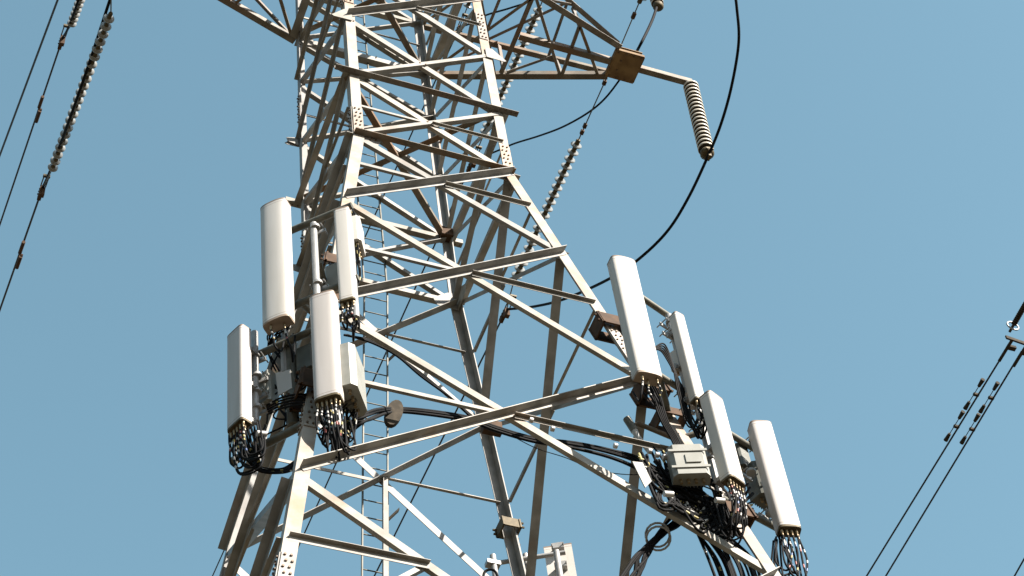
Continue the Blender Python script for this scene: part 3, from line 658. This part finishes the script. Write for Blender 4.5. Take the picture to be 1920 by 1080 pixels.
# ---------------------------------------------------------------- radios and boxes
def radio(c, t, n, w_, h_, d_, label, m='radio', fins=True, lat=True, name='radio_unit', ax=None):
    ax = ax or Z; root = empty(name, c, label, 'radio box', 'radio boxes behind the antennas')
    mb = MB(); ch = .12 * w_; pr = [(-w_ / 2, -d_ / 2), (w_ / 2, -d_ / 2), (w_ / 2, d_ / 2 - ch), (w_ / 2 - ch, d_ / 2), (-w_ / 2 + ch, d_ / 2), (-w_ / 2, d_ / 2 - ch)]
    prism(mb, pr, c - ax * h_ / 2, c + ax * h_ / 2, t, n); mb.build('housing', m, root)
    if fins:
        for k in range(9): mb = MB(); box(mb, c + t * (k - 4) * w_ * .095 - n * (d_ / 2 + .025), t * .004, n * .024, ax * h_ * .44); mb.build('fin', m, root)
    if lat:
        for s in (.28, -.28): mb = MB(); box(mb, c + ax * h_ * s + n * (d_ / 2 + .008), t * w_ * .52, n * .007, ax * .018); mb.build('strap', m, root)
        mb = MB(); box(mb, c + n * (d_ / 2 + .008) + t * w_ * .1, t * w_ * .2, n * .007, ax * h_ * .14); mb.build('cover_plate', m, root)
    for k in range(4): mb = MB(); q = c - ax * h_ / 2 + t * (k - 1.5) * w_ * .2; tube(mb, [q, q - ax * .06], .02, 8); mb.build('connector', 'brass', root)
    return root
radio(pa(661, 712, .0), V((math.cos(R(55)), math.sin(R(55)), 0)), V((math.sin(R(55)), -math.cos(R(55)), 0)), .5, .75, .2, 'beige radio box partly hidden behind the central left antenna', lat=False)
radio(pa(671, 445, -.15), V((math.cos(R(60)), math.sin(R(60)), 0)), V((math.sin(R(60)), -math.cos(R(60)), 0)), .32, .5, .12, 'small pale box to the right of the slim upper antenna', 'radome', fins=False, lat=False)
radio(pa(497, 735, -.1), V((math.cos(R(-60)), math.sin(R(-60)), 0)), V((-math.sin(R(60)), -math.cos(R(60)), 0)), .26, .55, .14, 'finned radio box behind the far left antenna', 'radio')
radio(pa(575, 678, -.12), ta, NA, .22, .42, .16, 'dark cylinder-shaped box beside the thick standpipe', 'dkradio', lat=False)
radio(pb(1291, 872, .10), V((math.cos(R(-18)), math.sin(R(-18)), 0)), V((-math.sin(R(18)), -math.cos(R(18)), 0)), .44, .52, .2, 'light grey radio box with straps in front of the right leg', 'radio')
radio(pb(1269, 680, .0), V((math.cos(R(30)), math.sin(R(30)), 0)), V((math.sin(R(30)), -math.cos(R(30)), 0)), .13, .34, .14, 'little white box between the big and the narrow right antennas', 'radome', fins=False, lat=False)
radio(pb(1432, 912, -.05), tb, NB, .38, .6, .2, 'dark green radio box behind the outermost right antenna', 'dkradio')
radio(pb(1392, 860, -.1), tb, NB, .2, .4, .12, 'small dark box behind the fan cable antenna', 'dkradio', lat=False)
radio(pa(632, 520, -.35), ta, NA, .3, .42, .14, 'tan box hidden in the shade behind the slim upper antenna', 'radio', fins=False, lat=False)

# ---------------------------------------------------------------- cables
FB = V((0, -1, 0))
def cab(pts, r, label, grp='black feeder cables', m='cable', bands=0, name='feeder_cable', k=8):
    mb = MB(); sp = spline(pts, k); rnd = random.Random(len(sp) + int(sp[0].x * 1000)); bd = {rnd.randrange(len(sp)): rnd.choice((1, 2)) for _ in range(bands)}
    tube(mb, sp, r, 6, mif=lambda i: bd.get(i, 0)); return tag(mb.build(name, [m, 'band_w', 'band_y']), label, 'cable', grp)
rnd = random.Random(3)
def J(s): return V((rnd.uniform(-s, s), rnd.uniform(-s, s), rnd.uniform(-s, s)))
def pf(x, y, o=0): return at(x, y, FB, 2.05 + o)
# along the front face strut between both clusters
for k in range(7):
    o = rnd.uniform(-.15, .15); dy = rnd.uniform(-5, 5)
    cab([pa(650, 800 + dy, -.3) + J(.08), pa(690, 778 + dy * 2, -.4), pf(735, 768 + dy, o), pf(800, 772 + dy, o), pf(880, 785 + dy, o), pf(930, 803 + dy, o), pf(1000, 823 + dy, o), pf(1080, 834 + dy * 1.5, o), pf(1150, 850 + dy * 2, o), pf(1200, 868 + dy * 3, o), pb(1250, 905 + dy * 3, -.2), pb(1290, 940, -.1) + J(.12)], rnd.choice((.012, .018, .02)),
        'black feeder cable slung from the left cluster across the tower to the right cluster', 'feeder cables slung across the tower')
for k in range(3):
    cab([pf(645 + k * 3, 628, .1), pf(700, 640 + k * 2, .05), pf(745, 668, 0), pf(790, 700 + k * 3, 0), pf(850, 750, 0), pf(900, 790 + 3 * k, 0), pf(960, 815, 0)], .016,
        'black feeder cable tied along the bright diagonal brace left of centre', 'feeder cables on the centre brace')
cab([pf(930, 800, -.2), pf(1000, 838, -.2), pf(1060, 858, -.2), pf(1120, 882, -.2), pf(1190, 890, -.2), pf(1230, 880, 0)], .006, 'thin slack wire drooping below the cable run at centre right', 'x', name='slack_wire')
# right nest
for k in range(50):
    a = pb(1232 + rnd.uniform(-38, 45), 868 + rnd.uniform(-22, 32), -.25); 
    cab([a, pb(1265 + rnd.uniform(-35, 38), 925 + rnd.uniform(-28, 28), -.15), pb(1300 + rnd.uniform(-35, 45), 950 + rnd.uniform(-22, 22), -.1), pb(1345 + rnd.uniform(-35, 40), 975 + rnd.uniform(-25, 30), -.05), pb(1385 + rnd.uniform(-30, 30), 935 + rnd.uniform(-30, 50), 0)], rnd.choice((.013, .016, .02)),
        'black cable in the tangled nest under the right cluster', 'tangled cables under the right cluster', bands=2)
for k in range(20):
    x0 = 1285 + rnd.uniform(-30, 40); x1 = 1335 + k * 4 + rnd.uniform(-6, 6)
    cab([pb(x0, 885 + rnd.uniform(-20, 40), -.2), pb(x0 + 12, 945, -.25), pb((x0 + x1) / 2 + 8, 1000, -.3), pb(x1, 1050, -.3), pb(x1 + 22, 1110, -.3), pb(x1 + 45, 1170, -.3)], rnd.choice((.014, .018, .02)),
        'black cable of the bundle falling to the bottom edge along the right leg', 'cables falling along the right leg', bands=3)
for k in range(11):
    cab([pb(1305 + rnd.uniform(-25, 25), 905 + rnd.uniform(-15, 15), -.3), pb(1275 + rnd.uniform(-10, 10), 960 + k * 2, -.4), pb(1238 + rnd.uniform(-9, 9), 1002, -.5), pb(1208 + rnd.uniform(-16, 14), 1040, -.6), pb(1180 + rnd.uniform(-18, 18), 1085, -.7), pb(1130 + rnd.uniform(-25, 25), 1150, -.8)], rnd.choice((.014, .018, .02)),
        'black cable of the bundle slanting down left through the white ring', 'cables slanting through the ring')
for k in range(9):
    y = rnd.uniform(-14, 14)
    cab([pb(1225 + k * 3, 850 + y, -.2), pb(1262 + k, 893 + y, -.1), pb(1310 + k, 905 + y * 1.5, .0), pb(1345 + k * 3, 930 + y * 1.5, .05), pb(1370 + k, 990 + y, 0), pb(1350, 1000 + y, -.1), pb(1330, 965 + y * .4, -.2), pb(1310, 940, -.2)], rnd.choice((.01, .013)), 'thin black cable looping below the strapped radio box', 'loops below the strapped radio box', bands=3)
for k in range(5):
    cab([pb(1205 + k * 4, 712, .2), pb(1222 + k * 4, 745, .1), pb(1240 + k * 3, 790, .05), pb(1262 + k * 3, 830, 0), pb(1270 + 3 * k, 860, 0)], .013, 'black cable running down the right leg from the big antenna', 'cables from the big right antenna')
for k in range(5):
    cab([pb(1222 + k * 3, 655, .1), pb(1245, 645 + k * 5, .1), pb(1260 + k * 3, 680 + 8 * k, .1), pb(1270 + k * 3, 730, .1), pb(1285, 790 - 10 * k, .05), pb(1300, 800, .1), pb(1312, 770 + k * 3, .1)], .011, 'thin cable curling round the long pole of the narrow antenna', 'thin cables on the long pole')
# left nest
for k in range(9):
    y = rnd.uniform(-6, 6); cab([pa(430 + k * 5, 800 + y, .2), pa(432 + k * 6, 835 + y, .2), pa(452 + k * 5, 862 + y, .1), pa(490, 880 + y, 0), pa(530, 882 + y, -.1), pa(560, 868 + y * 2, -.3), pa(590, 862 + y, -.4)], .014,
        'black cable looping under the far left antenna to the leg', 'loops under the far left antenna', bands=4)
for k in range(16):
    cab([pa(600 + rnd.uniform(-5, 55), 750 + rnd.uniform(0, 20), .05), pa(605 + rnd.uniform(-10, 55), 790 + rnd.uniform(-10, 10), 0), pa(620 + rnd.uniform(-25, 40), 825 + rnd.uniform(-15, 10), -.1), pa(648 + rnd.uniform(-25, 18), 812 + rnd.uniform(-15, 20), -.15), pa(660 + rnd.uniform(-15, 12), 770 + rnd.uniform(-15, 15), -.1)], rnd.choice((.01, .012, .015)),
        'black cable in the tangle below the central left antenna', 'tangle below the central left antenna', bands=6)
for k in range(9):
    cab([pa(505 + rnd.uniform(-5, 45), 625 + rnd.uniform(-20, 10), 0), pa(520 + rnd.uniform(-20, 40), 640 + rnd.uniform(-15, 15), -.1), pa(515 + rnd.uniform(-15, 60), 700 + rnd.uniform(-20, 20), -.1), pa(510 + rnd.uniform(-10, 60), 760 + rnd.uniform(-20, 20), -.1), pa(500 + rnd.uniform(-10, 70), 800 + rnd.uniform(-20, 20), -.1)], .011,
        'thin black cable winding round the thick left standpipe', 'cables round the thick standpipe', bands=2)
for k in range(5):
    cab([pa(500 + k, 760 + k * 4, .05), pa(530, 745 + k * 5, .1), pa(570, 740 + k * 5, .1), pa(605, 760 + k * 5, .05), pa(640, 770 + k * 7, -.1)], .013, 'black cable sagging along the lower left pipe', 'cables along the lower left pipe', bands=2)
for k in range(6):
    cab([pa(655, 560 + k * 4, 0), pa(668 + rnd.uniform(-10, 8), 520, -.05), pa(668 + rnd.uniform(-6, 8), 470, -.05), pa(664 + rnd.uniform(-4, 8), 420, -.05), pa(660, 390, -.1)], .009, 'thin dark cable climbing behind the slim upper antenna', 'cables behind the slim upper antenna', bands=8)
# small fittings
mb = MB(); c = pf(738, 776, .1); u = (pf(745, 757, .1) - c).normalized(); s = u.cross(FB).normalized()
ring = [c + u * .19 * math.sin(q * math.pi / 8) * 1.35 + s * .10 * math.cos(q * math.pi / 8) for q in range(16)]
mb.add([p - FB * .03 for p in ring] + [p + FB * .03 for p in ring], [[i, (i + 1) % 16, 16 + (i + 1) % 16, 16 + i] for i in range(16)] + [list(range(16)), list(range(16, 32))]); 
tag(mb.build('splice_case', 'dark'), 'oval tan splice case hanging from the strut right of the ladder', 'cable case')
mb = MB(); c = pf(922, 802, -.05); box(mb, c, X * .12, Y * .05, Z * .09); tag(mb.build('cable_clamp', 'rust'), 'rusty cable clamp at the middle crossing of the big front brace', 'clamp')
mb = MB(); c = pb(1233, 1003, -.5); u, v = frame_of(V((.3, .5, .8)))
for dd_ in (0, .06): tube(mb, [c + V((0, 0, -dd_)) + (u * math.cos(q * .3927) * .14 + v * math.sin(q * .3927) * .14) for q in range(17)], .014, 6, caps=False)
tag(mb.build('cable_ring', 'pipe'), 'pale steel ring gathering the cables at the lower right', 'ring')
for (x, y) in ((1036, 804), (1154, 836), (1218, 846), (1232, 853), (1246, 857), (996, 788)):
    mb = MB(); c = at(x, y, FB, 2.82); tube(mb, [c - X * .02, c + X * .02], .034, 10); tag(mb.build('pipe_clip', 'white'), 'shiny clip on the strut leading to the right cluster', 'clip', 'shiny clips on the strut')
wp = empty('whip_antenna', at(1190, 805, FB, 2.3), 'stubby grey whip antenna on a tan bracket left of the right leg', 'antenna')
mb = MB(); tube(mb, [at(1175, 785, FB, 2.3), at(1190, 808, FB, 2.3)], .05, 10); mb.build('cap', 'dkpipe', wp)
mb = MB(); tube(mb, [at(1188, 805, FB, 2.3), at(1196, 820, FB, 2.3), at(1216, 845, FB, 2.3)], [.045, .035, .03], 10); mb.build('rod', 'white', wp)
mb = MB(); tube(mb, [at(1186, 800, FB, 2.3), at(1196, 794, FB, 2.3), leg(1, -7) + V((-.1, .1, 0))], .035, 6); mb.build('bracket', 'arm', wp)
for (pts, lab) in (([(1186, 865), (1205, 867), (1222, 902), (1210, 914)], 'pale triangular plate among the cables left of the strapped radio box'),):
    P = [pb(x, y, .0) for x, y in pts]; mb = MB(); mb.add([p for p in P] + [p - NB * .012 for p in P], [[0, 1, 2, 3], [4, 5, 6, 7], [0, 1, 5, 4], [1, 2, 6, 5], [2, 3, 7, 6], [3, 0, 4, 7]]); tag(mb.build('mount_plate', 'radio'), lab, 'plate')
for (x, y, fn, lab) in ((1352, 940, pb, 'white plug end among the coloured cables of the right cluster'), (1256, 928, pb, 'white plug end left of the nest under the right cluster'), (493, 815, pa, 'white pipe end below the far left antenna')):
    c = fn(x, y, .3); mb = MB(); tube(mb, [c - X * .07, c + X * .04 + Z * .02], .035, 10); tag(mb.build('plug', 'white'), lab, 'plug')
# chains of fittings beside slim antenna
